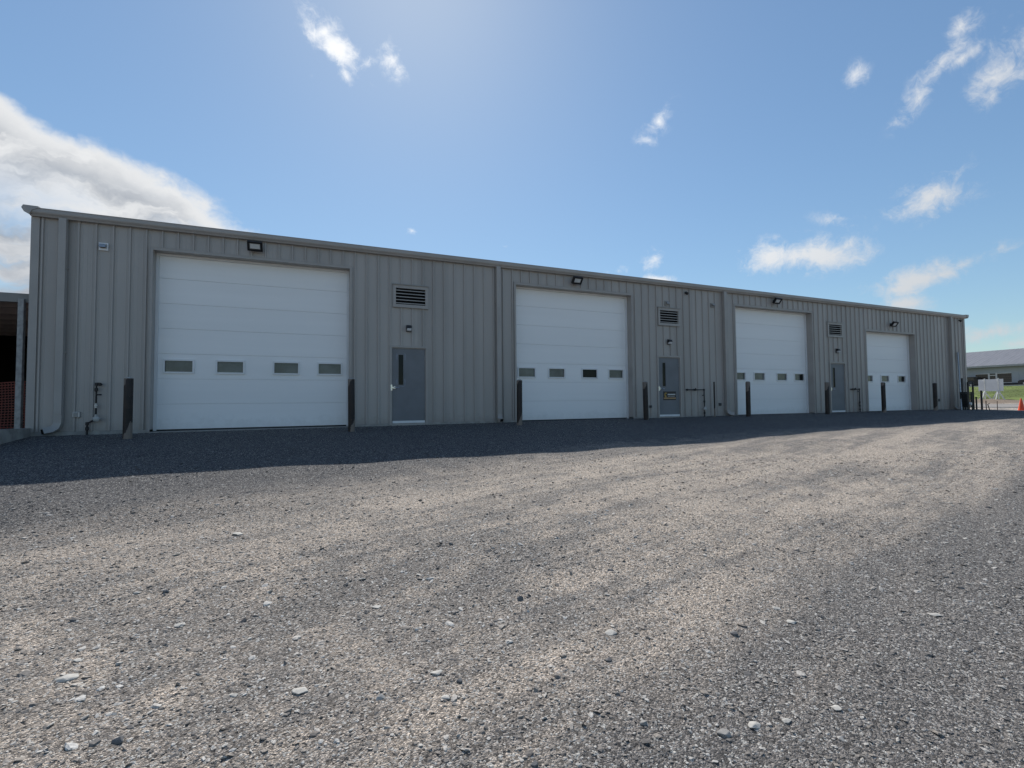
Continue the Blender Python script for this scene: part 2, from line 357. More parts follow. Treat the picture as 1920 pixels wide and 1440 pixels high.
def sheet(name, xs, ys, zf, material, keep=None):
    X, Y = np.meshgrid(xs, ys); Z = zf(X, Y); n = len(xs); V = np.stack([X, Y, Z], -1).reshape(-1, 3)
    i, j = np.meshgrid(np.arange(len(xs)-1), np.arange(len(ys)-1)); a = (j*n+i).ravel()
    Fc = np.stack([a, a+1, a+n+1, a+n], -1)
    if keep is not None:
        cx = ((X[:-1, :-1]+X[1:, 1:])/2).ravel(); cy = ((Y[:-1, :-1]+Y[1:, 1:])/2).ravel(); Fc = Fc[keep(cx, cy)]
    me = bpy.data.meshes.new(name); me.from_pydata(V.tolist(), [], Fc.tolist()); me.materials.append(material)
    me.polygons.foreach_set('use_smooth', [True]*len(me.polygons))
    o = bpy.data.objects.new(name, me); COL.objects.link(o); o['kind'] = 'structure'; return o
gx = axis([(-3000, -300, 300), (-300, -60, 40), (-60, -12, 4), (-12, -8, .5), (-8, 14, .16), (14, 34, .5), (34, 60, 2), (60, 86, .5), (86, 112, 2), (112, 300, 20), (300, 3000, 300)])
gy = axis([(-3000, -300, 300), (-300, -60, 40), (-60, -26, 4), (-26, -14, 1), (-14, 0, .16), (0, 4, 1), (4, 24, 2), (24, 44, .5), (44, 100, 7), (100, 300, 40), (300, 3000, 300)])
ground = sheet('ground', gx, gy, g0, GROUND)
ax = lambda a, b, s: axis([(a, b, s)])
sheet('road', ax(47, 70, 1.0), axis([(-120, 0, 10), (0, 60, 2), (60, 200, 10)]), lambda x, y: g0(x, y)+.006, ROAD)
sheet('lawn', ax(80.5, 107.5, 1.0), axis([(-120, 10, 10), (10, 60, 1), (60, 200, 10)]),
      lambda x, y: g0(x, y)+.012+np.clip((x-81.5)/1.5, -1, 1)*.05+.05*np.sin(x*1.9+y*.7)*np.sin(y*1.3)*np.clip((106-x)/3, 0, 1)*np.clip((x-82)/3, 0, 1), GRASS)
sheet('parking_lot', ax(108.9, 126, 1.9), axis([(-60, 140, 10)]), lambda x, y: g0(x, y)+.008, ASPH)
k = MB(); k.box(107.5, 107.8, -60, 140, 2.2, 2.70); tag(k.build('kerb', KERB), kind='structure')
k = MB(); k.box(47.0, 47.35, -60, 120, -.3, -.10); tag(k.build('kerb', KERB), kind='structure')

# ------------------------------------------------------------------ the metal building
BX0, BX1 = -5.50, 30.86; BAY = 9.13; EAVE = 4.66; PITCH = .3048; DEPTH = 18.0
bld = empty('metal_building', (BX0, 0, 0))
tag(bld, 'long low taupe ribbed steel building with four white overhead doors', 'building')
DOORS = [(-3.39, .92, 4.19, 7, 4), (5.74, 10.04, 4.20, 7, 4), (14.86, 19.20, 4.20, 7, 4), (22.78, 26.46, 3.64, 6, 3)]
MANS = [1.96, 11.10, 20.23]; MW, MH = 1.055, 2.18
LOUVS = [(2.05, 3.02), (11.17, 12.14), (20.17, 21.15)]; LZ0, LZ1 = 3.26, 3.87
openings = [(a-.05, b+.05, h+.06) for a, b, h, _, _ in DOORS] + [(x, x+MW, MH) for x in MANS]
PROF = [(0, 0), (.075, 0), (.080, -.003), (.092, -.003), (.097, 0), (.128, 0), (.1385, -.036), (.1665, -.036), (.177, 0),
        (.208, 0), (.213, -.003), (.225, -.003), (.230, 0), (PITCH, 0)]
def prof_y(x):
    u = (x-BX0) % PITCH
    for (a, ya), (b, yb) in zip(PROF, PROF[1:]):
        if a <= u <= b: return ya+(yb-ya)*(u-a)/(b-a)
    return 0
def strip(mb, x0, x1, z0, z1):
    xs = [x0]
    k = math.floor((x0-BX0)/PITCH)
    while BX0+k*PITCH < x1:
        for u, _ in PROF[:-1]:
            x = BX0+k*PITCH+u
            if x0+1e-4 < x < x1-1e-4: xs.append(x)
        k += 1
    xs.append(x1); n = len(xs)
    vs = [(x, prof_y(x), z) for z in (z0, z1) for x in xs]
    mb.add(vs, [(i, i+1, n+i+1, n+i) for i in range(n-1)])
PW = PITCH*3; x = BX0; BASE = .045
while x < BX1-1e-3:
    x1 = min(x+PW, BX1); mb = MB()
    holes = [(a+.06, b-.06) for a, b in LOUVS]
    cuts = sorted({x, x1} | {c for o in openings+holes for c in o[:2] if x < c < x1})
    for a, b in zip(cuts, cuts[1:]):
        mid = (a+b)/2; zb = BASE
        for o0, o1, oz in openings:
            if o0 < mid < o1: zb = oz
        if any(h0 < mid < h1 for h0, h1 in holes):
            strip(mb, a+.0006, b-.0006, zb, LZ0+.05); strip(mb, a+.0006, b-.0006, LZ1-.05, EAVE+.03)
        else: strip(mb, a+.0006, b-.0006, zb, EAVE+.03)
    mb.build('wall_panel', TAUPE, bld); x = x1
# girt fastener rows: small screw heads
mb = MB()
for zz in (.10, 1.32, 2.40, 3.75, 4.5):
    xx = BX0+.10
    while xx < 14:
        if not any(o0-.03 < xx < o1+.03 and zz < oz+.05 for o0, o1, oz in openings): mb.box(xx-.006, xx+.006, -.006, 0, zz-.006, zz+.006)
        xx += PITCH
tag(mb.build('screw_heads', TRIM, bld), kind='stuff')
# foundation, dark liner behind the sheet, other walls
mb = MB()
segs = []; xx = BX0-.02
for a, b, *_ in DOORS: segs.append((xx, a)); xx = b
segs.append((xx, BX1+.02))
for a, b in segs: mb.box(a, b, -.025, .3, -.8, .043)
for a, b, *_ in DOORS: mb.box(a, b, -.02, .6, -.8, -.012)
mb.build('foundation', CONC, bld)
mb = MB()
mb.box(BX0, BX0+.05, .01, DEPTH, -.3, EAVE+.1); mb.box(BX1-.05, BX1, .01, DEPTH, -.3, EAVE+.1); mb.box(BX0, BX1, DEPTH, DEPTH+.05, -.3, EAVE+.1)
for s_ in (BX0+.001, BX1-.051):
    mb.prism([(.01, EAVE+.1), (DEPTH, EAVE+.1), (DEPTH/2, EAVE+.1+.72)], s_, s_+.05)
yy = .35
while yy < DEPTH:
    mb.box(BX0-.032, BX0, yy, yy+.04, -.2, EAVE+.1); mb.box(BX1, BX1+.032, yy, yy+.04, -.2, EAVE+.1); yy += PITCH
mb.build('side_wall', TAUPE, bld)
mb = MB(); xs_ = []
kx = BX0-.02
ps = []
while kx < BX1+.02:
    ps += [(kx, 0), (kx+.128, 0), (kx+.1405, .034), (kx+.1645, .034), (kx+.177, 0)]; kx += PITCH
ps.append((min(kx, BX1+.02), 0)); n = len(ps)
for (ya, za), (yb, zb) in (((-.10, EAVE+.137), (DEPTH/2, EAVE+.155+.76)), ((DEPTH/2, EAVE+.156+.76), (DEPTH+.15, EAVE+.155))):
    mb.add([(p[0], ya, za+p[1]) for p in ps]+[(p[0], yb, zb+p[1]) for p in ps], [(i, i+1, n+i+1, n+i) for i in range(n-1)])
mb.build('roof', ROOF, bld)
# gutter: sculpted box along the eave
GP = [(-.002, EAVE-.005), (-.105, EAVE-.005), (-.118, EAVE+.02), (-.150, EAVE+.055), (-.158, EAVE+.075), (-.158, EAVE+.142), (-.166, EAVE+.148), (-.166, EAVE+.158), (-.002, EAVE+.150)]
MB().prism(GP, BX0-.03, BX1+.03).build('gutter', TRIM, bld)
for xe, sg in ((BX0, 1), (BX1, -1)):       # rake trim with its box end at each corner
    P_ = [(xe-sg*.02, EAVE+.0), (xe-sg*.10, EAVE+.045), (xe-sg*.145, EAVE+.13), (xe-sg*.115, EAVE+.19), (xe+sg*.13, EAVE+.185), (xe+sg*.13, EAVE+.15), (xe+sg*.03, EAVE+.1)]
    r_ = MB()
    r_.rings([[(a, -.172, b) for a, b in P_], [(a, 0, b+.012) for a, b in P_], [(a, DEPTH/2, b+.76) for a, b in P_], [(a, DEPTH+.15, b) for a, b in P_]])
    r_.build('rake_trim', TRIM, bld)
for xe, sg in ((BX0, 1), (BX1, -1)):
    c_ = MB(); a, b = sorted((xe-sg*.034, xe+sg*.105)); c_.box(a, b, -.036, .002, BASE, EAVE-.006)
    a, b = sorted((xe-sg*.036, xe-sg*.033)); c_.box(a, b, -.034, .14, BASE, EAVE-.006)
    c_.build('corner_trim', TRIM, bld)
# downspouts
def downspout(x, turn):
    s_ = MB().box(x-.064, x+.064, -.165, -.05, .42, EAVE-.006); d = s_.build('downspout', PVC, bld)
    e = MB(); e.tube([(x, -.10, .43), (x, -.10, .24), (x+turn*.03, -.12, .14), (x+turn*.10, -.16, .085), (x+turn*.20, -.24, .062)], 0, sq=(.066, .054)) ; e.build('elbow', PVC, d)
    MB().tube([(x+turn*.19, -.232, .0643), (x+turn*.2085, -.2468, .0600)], 0, sq=(.050, .040)).build('outlet_mouth', DARKIN, d)
    for z in (1.76, 3.6): MB().box(x-.068, x+.068, -.1535, -.001, z-.018, z+.018).build('strap', PVC, d)
    for z in (.36,): MB().box(x-.069, x+.069, -.157, -.045, z-.02, z+.03).build('joint_collar', PVC, d)
downspout(-4.97, -1); downspout(5.13, .15); downspout(14.24, 1); downspout(29.43, 1)

# overhead doors
for di, (x0, x1, h, nsec, nwin) in enumerate(DOORS):
    t_ = MB(); t_.box(x0-.05, x0, -.040, .27, -.01, h); t_.box(x1, x1+.05, -.040, .27, -.01, h); t_.box(x0-.05, x1+.05, -.040, .27, h, h+.06)
    t_.box(x0-.062, x0-.05, -.046, 0, BASE, h+.072); t_.box(x1+.05, x1+.062, -.046, 0, BASE, h+.072); t_.box(x0-.05, x1+.05, -.046, 0, h+.06, h+.072)
    t_.build('door_trim', TRIM, bld)
    wz0_, wz1_ = 1.385, 1.655
    d = MB(); d.box(x0, x0+.055, .215, .262, .0, h); d.box(x1-.055, x1, .215, .262, .0, h); d.box(x0+.055, x1-.055, .215, .262, h-.05, h)
    d.box(x0+.001, x1-.001, .2830, .292, .03, wz0_-.06); d.box(x0+.001, x1-.001, .2830, .292, wz1_+.06, h)
    d.cur = 1; d.box(x0+.02, x1-.02, .268, .31, -.012, .022)
    od = d.build('overhead_door', [WFRAME, BLACK], bld)
    sh = .598; lipz = .0025; ww, wz0, wz1 = .56, 1.385, 1.655
    span = (x1-x0); cent = [x0+.475, x0+1.54, x0+span-1.52, x0+span-.475] if nwin == 4 else [x0+.55, x0+span/2-.06, x0+span-.62]
    sec_z = [(.022+i*sh, min(.022+(i+1)*sh, h+.02)) for i in range(nsec)]
    for i, (za, zb) in enumerate(sec_z):
        s_ = MB(); lip = .0048
        if za < wz0 < zb:
            xs_ = [x0+.004] + [v for c in cent for v in (c-ww/2, c+ww/2)] + [x1-.004]
            s_.box(x0+.004, x1-.004, .270, .31, za+lip, wz0); s_.box(x0+.004, x1-.004, .270, .31, wz1, zb-lip)
            for a, b in zip(xs_[::2], xs_[1::2]): s_.box(a, b, .270, .31, wz0, wz1)
        else: s_.bbox(x0+.004, x1-.004, .270, .31, za+lip, zb-lip, .0025)
        s_.build('door_section', WHITE, od)
    for wi, c in enumerate(cent):
        fr = MB(); a, b, t_ = c-ww/2, c+ww/2, .035
        fr.box(a-t_, b+t_, .240, .272, wz0-t_, wz0+.004); fr.box(a-t_, b+t_, .240, .272, wz1-.004, wz1+t_)
        fr.box(a-t_, a+.004, .240, .272, wz0+.004, wz1-.004); fr.box(b-.004, b+t_, .240, .272, wz0+.004, wz1-.004)
        fr.build('window_frame', WFRAME, od)
        MB().box(a+.004, b-.004, .290, .296, wz0, wz1).build('window_pane', GLASSD, od)
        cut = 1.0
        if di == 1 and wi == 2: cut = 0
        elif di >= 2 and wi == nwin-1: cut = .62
        if cut: MB().box(a+.004, a+.004+(ww-.008)*cut, .2865, .2885, wz0, wz1).build('pane_reflection', PANE_REFL, od)  # added grey sheet before the pane, sky reflection put into its colour

# entry doors
for mi_, x in enumerate(MANS):
    f = MB(); a, b = x, x+MW
    f.box(a, a+.055, -.042, .06, -.005, MH); f.box(b-.055, b, -.042, .06, -.005, MH); f.box(a+.055, b-.055, -.042, .06, MH-.055, MH)
    f.box(a+.055, a+.075, .0, .06, 0, MH-.055); f.box(b-.075, b-.055, .0, .06, 0, MH-.055); f.box(a+.075, b-.075, 0, .06, MH-.075, MH-.055)
    f.box(a+.055, b-.055, -.05, .10, -.02, .022)
    f.build('door_frame', TRIM, bld)
    l0, l1, lz0, lz1 = a+.078, b-.078, .03, MH-.078; g0_, g1_, gz0, gz1 = a+.245, a+.375, 1.10, 1.93
    lf_ = MB(); lf_.box(l0, g0_, .004, .05, lz0, lz1); lf_.box(g1_, l1, .004, .05, lz0, lz1); lf_.box(g0_, g1_, .004, .05, lz0, gz0); lf_.box(g0_, g1_, .004, .05, gz1, lz1)
    leaf = lf_.build('entry_door', DOORGREY, bld)
    q = MB(); q.box(g0_-.022, g0_, -.002, .01, gz0-.022, gz1+.022); q.box(g1_, g1_+.022, -.002, .01, gz0-.022, gz1+.022); q.box(g0_, g1_, -.002, .01, gz0-.022, gz0); q.box(g0_, g1_, -.002, .01, gz1, gz1+.022)
    q.build('lite_frame', DOORGREY, leaf)
    MB().box(g0_, g1_, .018, .024, gz0, gz1).build('door_pane', GLASSD, leaf)
    if mi_ == 0:                                 # rubbed-down patches round the pane's corners
        for cx, cz in ((g0_-.045, gz1-.05), (g1_+.045, gz1-.05), (g0_-.045, gz0+.06), (g1_+.04, gz0+.07)):
            q = MB(); ang = [2*math.pi*i/14 for i in range(14)]
            q.prism([(cx+.030*math.cos(t)*(1+.2*math.sin(3*t)), cz+.10*math.sin(t)) for t in ang], .0015, .0035, 'y'); q.build('rubbed_patch', PRIMER, leaf)
        MB().box(g0_-.02, g1_+.03, .0015, .0035, gz0-.055, gz0-.03).build('rubbed_patch', PRIMER, leaf)
    h_ = MB(); hx, hz_ = l0+.055, 1.02
    h_.tube([(hx, .006, hz_), (hx, -.012, hz_)], .036, 14); h_.tube([(hx, -.01, hz_), (hx, -.055, hz_), (hx+.012, -.062, hz_), (hx+.125, -.060, hz_-.004)], [.013, .013, .012, .010], 8)
    h_.box(l0-.05, l0-.008, -.046, -.040, .94, 1.10); h_.box(l0-.03, l0+.02, -.03, .006, 1.0, 1.04)
    h_.build('lever_handle', STEEL, leaf, smooth=True)
    MB().bbox(l0+.004, l1-.004, -.010, .004, .045, .108, .003).build('door_sweep', STEEL if False else WFRAME, leaf)
    for z in (.30, 1.08, 1.86): MB().tube([(l1+.006, -.006, z-.06), (l1+.006, -.006, z+.06)], .010, 8).build('hinge', GALV, leaf)
    if mi_ == 1:
        sx0, sx1, sz0, sz1 = 11.36, 11.92, .615, .92
        GOLD = mat('sign_gold', (.45, .27, .05), .5); TANP = mat('sign_tan', (.40, .25, .12), .5); PAPER = mat('sign_white', (.72, .72, .70), .5)
        sg = MB(); sg.box(sx0, sx1, -.003, .004, sz0, sz1); yy = -.0035
        def flat(mb, pts, y=yy): mb.add([(p[0], y, p[1]) for p in pts]+[(p[0], y+.0004, p[1]) for p in pts],
                                         [tuple(range(len(pts))), tuple(range(2*len(pts)-1, len(pts)-1, -1))])
        W_, H_ = sx1-sx0, sz1-sz0
        P2 = lambda u, v: (sx0+u*W_, sz0+v*H_)
        sg.cur = 1   # hooked emblem at the left
        hook = [(.30, .80), (.20, .88), (.11, .80), (.08, .62), (.10, .45), (.16, .38), (.24, .50), (.18, .56), (.155, .66), (.18, .76), (.25, .72)]
        flat(sg, [P2(*p) for p in hook])
        flat(sg, [P2(*p) for p in ((.10, .40), (.24, .46), (.26, .34), (.12, .32))])
        sg.cur = 2   # pale lettering, too small to read
        ux = .34
        while ux < .92:
            wl_ = random.choice((.030, .038, .046)); flat(sg, [P2(ux, .58), P2(ux+wl_, .58), P2(ux+wl_+.006, .72), P2(ux+.006, .72)]); ux += wl_+.010
        ux = .36
        while ux < .9: flat(sg, [P2(ux, .40), P2(ux+.022, .40), P2(ux+.022, .44), P2(ux, .44)]); ux += .034
        sg.cur = 3; flat(sg, [P2(.02, .14), P2(.98, .14), P2(.98, .30), P2(.02, .30)])
        sg.build('door_sign', [mat('sign_black', (.010, .010, .011), .4), GOLD, PAPER, TANP], leaf)['label'] = 'black door sign with hooked gold emblem and white lettering'
# louvers
for a, b in LOUVS:
    f = MB(); f.box(a, a+.075, -.055, .02, LZ0, LZ1); f.box(b-.075, b, -.055, .02, LZ0, LZ1); f.box(a+.075, b-.075, -.055, .02, LZ0, LZ0+.07); f.box(a+.075, b-.075, -.055, .02, LZ1-.09, LZ1)
    f.cur = 1; f.box(a+.075, b-.075, .17, .176, LZ0+.0, LZ1+.1); f.box(a+.06, a+.0745, .0, .17, LZ0, LZ1); f.box(b-.0745, b-.06, .0, .17, LZ0, LZ1)
    lv = f.build('louver', [TRIM, DARKIN], bld)
    MB().box(a-.012, b+.012, -.085, 0, LZ1, LZ1+.022).build('drip_cap', LOUV, lv)
    MB().box(a-.008, b+.008, -.065, 0, LZ0-.018, LZ0).build('sill', TRIM, lv)
    for i in range(5):
        z = LZ0+.105+i*.088
        MB().prism([(-.052, z-.013), (-.052, z+.011), (-.046, z+.011), (.0, z+.012), (.0, z+.008), (-.046, z-.013)], a+.075, b-.075).build('slat', LOUV, lv)

# ------------------------------------------------------------------ wall fixtures
def floodlight(x, z, label):
    r = empty('floodlight', (x, -.03, z)); tag(r, label, 'floodlight', 'black floodlights above the overhead doors')
    MB().bbox(x-.06, x+.06, -.06, -.028, z-.07, z+.07, .006).build('mounting_box', BLACK, r)
    MB().tube([(x, -.05, z+.02), (x, -.13, z+.05)], .022, 10).build('knuckle', BLACK, r)
    a = rad(38); X = Vector((1, 0, 0)); Nn = Vector((0, -math.cos(a), -math.sin(a))); V = Vector((0, -math.sin(a), math.cos(a)))   # face looks out and down
    c = Vector((x, -.20, z))
    h = MB(); h.obox(c-Nn*.03, (X, V, Nn), (.165, .118, .03))
    for i in range(7): h.obox(c-Nn*.072+X*(-.12+i*.04), (X, V, Nn), (.004, .09, .014))
    for sx_ in (-1, 1): h.obox(c+X*sx_*.148+Nn*.012, (X, V, Nn), (.017, .118, .014))
    for sz_ in (-1, 1): h.obox(c+V*sz_*.101+Nn*.012, (X, V, Nn), (.131, .017, .014))
    h.build('lamp_housing', BLACK, r)
    MB().obox(c+Nn*.004, (X, V, Nn), (.108, .062, .0035)).build('lens', LENS, r)
    MB().obox(c+Nn*.0015, (X, V, Nn), (.131, .084, .0012)).build('reflector', mat('lamp_reflector', (.09, .095, .10), .3), r)
floodlight(-1.30, 4.47, 'black floodlight above the overhead door beside the carport')
floodlight(7.83, 4.47, 'black floodlight above the overhead door with one black pane')
floodlight(16.98, 4.50, 'black floodlight above the overhead door between stickered and plain grey doors')
floodlight(24.62, 4.00, 'black floodlight above the smaller three-window overhead door')
def wall_lamp(x, label):
    z = 2.665; r = empty('wall_lamp', (x, -.03, z)); tag(r, label, 'wall lamp', 'small wall lamps over the grey doors')
    MB().bbox(x-.07, x+.07, -.05, -.026, z-.095, z+.095, .006).build('back_plate', BLACK, r)
    MB().prism([(-.05, z+.09), (-.12, z+.07), (-.14, z-.005), (-.05, z-.02)], x-.068, x+.068).build('hood', BLACK, r)
    MB().prism([(-.05, z-.02), (-.136, z-.006), (-.115, z-.06), (-.05, z-.08)], x-.058, x+.058).build('lens', LENS, r)
wall_lamp(2.48, 'small black wall lamp above the grey door with rubbed pale patches')
wall_lamp(11.63, 'small black wall lamp above the grey door with the black sign')
wall_lamp(20.75, 'small black wall lamp above the plain grey door beside the smallest overhead door')
def vent_hood(x, z, s_, label, white=True):
    r = empty('vent_hood', (x, -.0, z)); tag(r, label, 'vent')
    M_ = WFRAME if white else LOUV
    MB().bbox(x-s_, x+s_, -.038, -.0, z-s_, z+s_, .004).build('flange', M_, r)
    MB().prism([(-.038, z+s_*.75), (-.09, z+s_*.55), (-.12, z-s_*.35), (-.038, z-s_*.35)], x-s_*.7, x+s_*.7).build('hood', GALV if white else M_, r)
    MB().box(x-s_*.6, x+s_*.6, -.110, -.04, z-s_*.40, z-s_*.352).build('damper', BLACK, r)
vent_hood(-4.30, 4.15, .085, 'white square vent hood high on the wall beside the end downspout')
vent_hood(11.58, 4.04, .085, 'pale vent hood just above a louver, over the signed door', False)
vent_hood(13.72, 4.13, .080, 'pale vent hood high on the wall beside a middle downspout', False)
def sec_cam(x, z, label):
    r = empty('security_camera', (x, -.03, z)); tag(r, label, 'camera')
    MB().tube([(x, -.028, z+.03), (x, -.06, z+.03)], .045, 14).build('base', BLACK, r, smooth=True)
    MB().lathe([(.01, -.06), (.04, -.045), (.052, -.015), (.05, .02), (.03, .035)], (x, -.10, z), 14).build('dome', BLACK, r, smooth=True)
    MB().tube([(x, -.05, z+.02), (x, -.10, z+.01)], .022, 8).build('arm', BLACK, r)
sec_cam(12.45, 4.46, 'black security camera under the eave between the two pale vent hoods'); sec_cam(30.38, 4.52, 'black security camera under the eave at the building end by the cone')
def outlet(x, z, label, w_=.065, dark=False):
    r = empty('outlet_box', (x, 0, z)); tag(r, label, 'outlet box')
    M_ = GALV if not dark else mat('dark_box', (.06, .065, .07), .5)
    MB().bbox(x-w_, x+w_, -.05, 0, z-w_*.95, z+w_*.95, .006).build('box_body', M_, r)
    MB().bbox(x-w_*.62, x+w_*.5, -.062, -.05, z-w_*.7, z+w_*.7, .004).build('cover', M_ if dark else LOUV, r)
outlet(-4.70, .41, 'grey outlet box low on the wall between downspout and gas pipe')
outlet(10.78, .40, 'dark outlet box low on the wall between bollard and signed door', .045, True)
outlet(13.98, .44, 'dark outlet box low on the wall beside the middle downspout elbow', .055, True)
outlet(28.27, .50, 'dark outlet box low on the wall beside the last bollard', .07, True)
REG = mat('regulator_grey', (.42, .43, .42), .45)
def gas_pipe(pts, label, reg, valve, stubs, fit):
    r = empty('gas_pipe', (pts[-1][0], -.09, g(pts[-1][0], -.09))); tag(r, label, 'gas pipe')
    yb = -.09
    P_ = [(p[0], yb if len(p) < 3 else p[2], p[1]) for p in pts]
    MB().tube(P_, .021, 10).build('pipe', IRON, r, smooth=True)
    for p in P_[1:-1]: 
        q = MB(); q.lathe([(.012, -.036), (.031, -.033), (.031, .033), (.012, .036)], p, 12); q.build('elbow_fitting', IRON, r, smooth=True)
    for (x, z) in fit:
        q = MB(); q.lathe([(.022, -.04), (.033, -.03), (.033, .03), (.022, .04)], (x, yb, z), 10); q.build('union', IRON, r, smooth=True)
    for (x, z, dx) in stubs: MB().tube([(x, yb, z), (x+dx, yb, z)], .015, 8).build('stub', IRON, r)
    if reg:
        x, z = reg; q = MB()
        q.tube([(x, yb+.045, z), (x, yb+.0, z), (x, yb-.012, z), (x, yb-.05, z), (x, yb-.075, z)], [.035, .042, .058, .058, .022], 16); q.tube([(x-.07, yb, z), (x+.07, yb, z)], .022, 8)
        q.tube([(x, yb-.04, z), (x, yb-.04, z+.10)], .025, 8); q.build('regulator', REG, r, smooth=True)
    if valve:
        x, z, ax_ = valve; q = MB()
        if ax_ == 'h': q.tube([(x-.05, yb, z), (x+.05, yb, z)], .034, 10); q.box(x-.012, x+.012, yb-.05, yb-.02, z, z+.06)
        else: q.tube([(x, yb, z-.05), (x, yb, z+.05)], .034, 10); q.box(x-.012, x+.05, yb-.06, yb-.03, z-.008, z+.008)
        q.build('valve', GALV if ax_ == 'v' else IRON, r)
gas_pipe([(-4.29, 1.07, .02), (-4.29, 1.07), (-4.345, 1.07), (-4.345, .31), (-4.49, .21), (-4.49, -.15)], 'black gas pipe with regulator low on the wall beside the end downspout', (-4.325, .31), (-4.345, .60, 'v'), [(-4.345, .84, .09)], [(-4.345, .95), (-4.49, .10)])
gas_pipe([(12.36, .98, .02), (12.36, .98), (13.15, .98), (13.15, -.12)], 'black gas pipe bent over beside the grey door with the sign', (13.15, .29), (12.72, .98, 'h'), [(13.15, .78, -.09)], [(13.15, .55), (13.15, .14)])
gas_pipe([(21.60, 1.02, .02), (21.60, 1.02), (22.06, 1.02), (22.06, -.1)], 'black gas pipe bent over between plain grey door and smallest overhead door', None, (21.75, 1.02, 'h'), [(22.06, .92, -.11), (22.06, .38, -.07)], [(22.06, .45), (22.06, .30), (22.06, .14)])

# ------------------------------------------------------------------ bollards
bdat = [(-3.52, -.98, 1.165, 'dark rusted bollard between the end gas pipe and an overhead door', 0),
        (.915, -.90, 1.20, 'dark rusted bollard between an overhead door and the rubbed grey door', 1),
        (5.52, -.72, 1.22, 'dark rusted bollard beside downspout and overhead door with a black pane', -1),
        (10.10, -.62, 1.21, 'dark rusted bollard between the black-pane overhead door and the signed grey door', 1.3),
        (14.72, -.62, 1.25, 'dark rusted bollard before an overhead door, beside the middle downspout elbow', -1),
        (18.98, -.70, 1.27, 'dark rusted bollard hugging the plain grey door beside the smallest overhead door', -.6),
        (22.62, -.72, 1.28, 'dark rusted bollard in front of the smallest overhead door', -1.2),
        (26.42, -.76, 1.29, 'dark rusted bollard beside the dark outlet box near the building end', -.8)]
for x, y, zt, lab, lean in bdat:
    zb = g(x, y); r = empty('bollard', (x, y, zb)); tag(r, lab, 'bollard', 'rusted bollards flanking the overhead doors')
    H = zt-zb; q = MB(); q.rings([[(x+rr*math.cos(2*math.pi*i/20), y+rr*math.sin(2*math.pi*i/20), zb+z) for i in range(20)] for rr, z in ((.080, -.3), (.081, .05), (.080, H*.5), (.080, H-.012), (.077, H-.004), (.070, H-.004))])
    q.build('post', BOLL, r, smooth=True)
    q = MB(); q.lathe([(.0715, H-.03), (.0715, H+.004), (.055, H+.020), (.025, H+.028), (.004, H+.030)], (x, y, zb), 18); q.build('concrete_cap', CONC, r, smooth=True)
    r.rotation_euler = (rad(random.uniform(-.5, .5)), rad(-lean*.5), 0)
# slim steel post beside the bent gas pipe
zb = g(13.35, -.45); r = empty('steel_post', (13.42, -.30, zb)); tag(r, 'slim dark steel post standing beside the bent gas pipe with regulator', 'post')
MB().tube([(13.42, -.30, zb-.2), (13.42, -.30, 1.24)], .026, 10).build('shaft', BOLL, r, smooth=True); MB().lathe([(.03, 0), (.03, .02), (.01, .03)], (13.42, -.30, 1.235), 10).build('cap', IRON, r)

# ------------------------------------------------------------------ carport and fence at the left end
cp = empty('carport', (-9, .2, g(-9, .2))); tag(cp, 'dark open carport with steel post attached to the building end', 'carport')
CT = mat('carport_fascia', (.20, .195, .185), .5); CU = mat('carport_underside', (.30, .25, .235), .7, 0, .2, 1, .3)
MB().box(-14, BX0-.04, .16, .22, 2.83, 3.02).build('fascia', CT, cp)
mb = MB(); xx = -14
mb.add([(-14, .2, 3.0), (BX0-.04, .2, 3.0), (BX0-.04, 9, 3.25), (-14, 9, 3.25)], [(0, 1, 2, 3)]); mb.box(-14, BX0-.04, .16, 9, 3.26, 3.28) if False else None
mb.build('roof_sheet', CU, cp)
for i in range(7):
    y = .9+i*1.25; MB().box(-14, BX0-.05, y, y+.06, 2.80+.028*y, 2.955+.028*y).build('purlin', CU, cp)
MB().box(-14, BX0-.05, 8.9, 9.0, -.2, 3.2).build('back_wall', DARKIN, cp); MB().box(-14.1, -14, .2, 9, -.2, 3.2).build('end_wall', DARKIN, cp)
for x in (-5.72, -9.8, -13.9): MB().bbox(x-.05, x+.05, .10, .20, -.2, 2.9, .006).build('post', mat('weathered_steel', (.30, .30, .295), .6, .2, .25, 12), cp)
kb = MB(); kb.rings([[(-5.64, .1, -.6), (-5.44, .1, -.6), (-5.45, .1, .135), (-5.63, .1, .135)], [(-5.66, -1.5, -.6), (-5.40, -1.5, -.6), (-5.42, -1.5, .165), (-5.64, -1.5, .165)], [(-5.68, -3.2, -.8), (-5.36, -3.2, -.8), (-5.38, -3.2, .05), (-5.66, -3.2, .05)]])
tag(kb.build('concrete_curb', CONC), 'low concrete curb running out from the building corner beside the carport', 'curb')
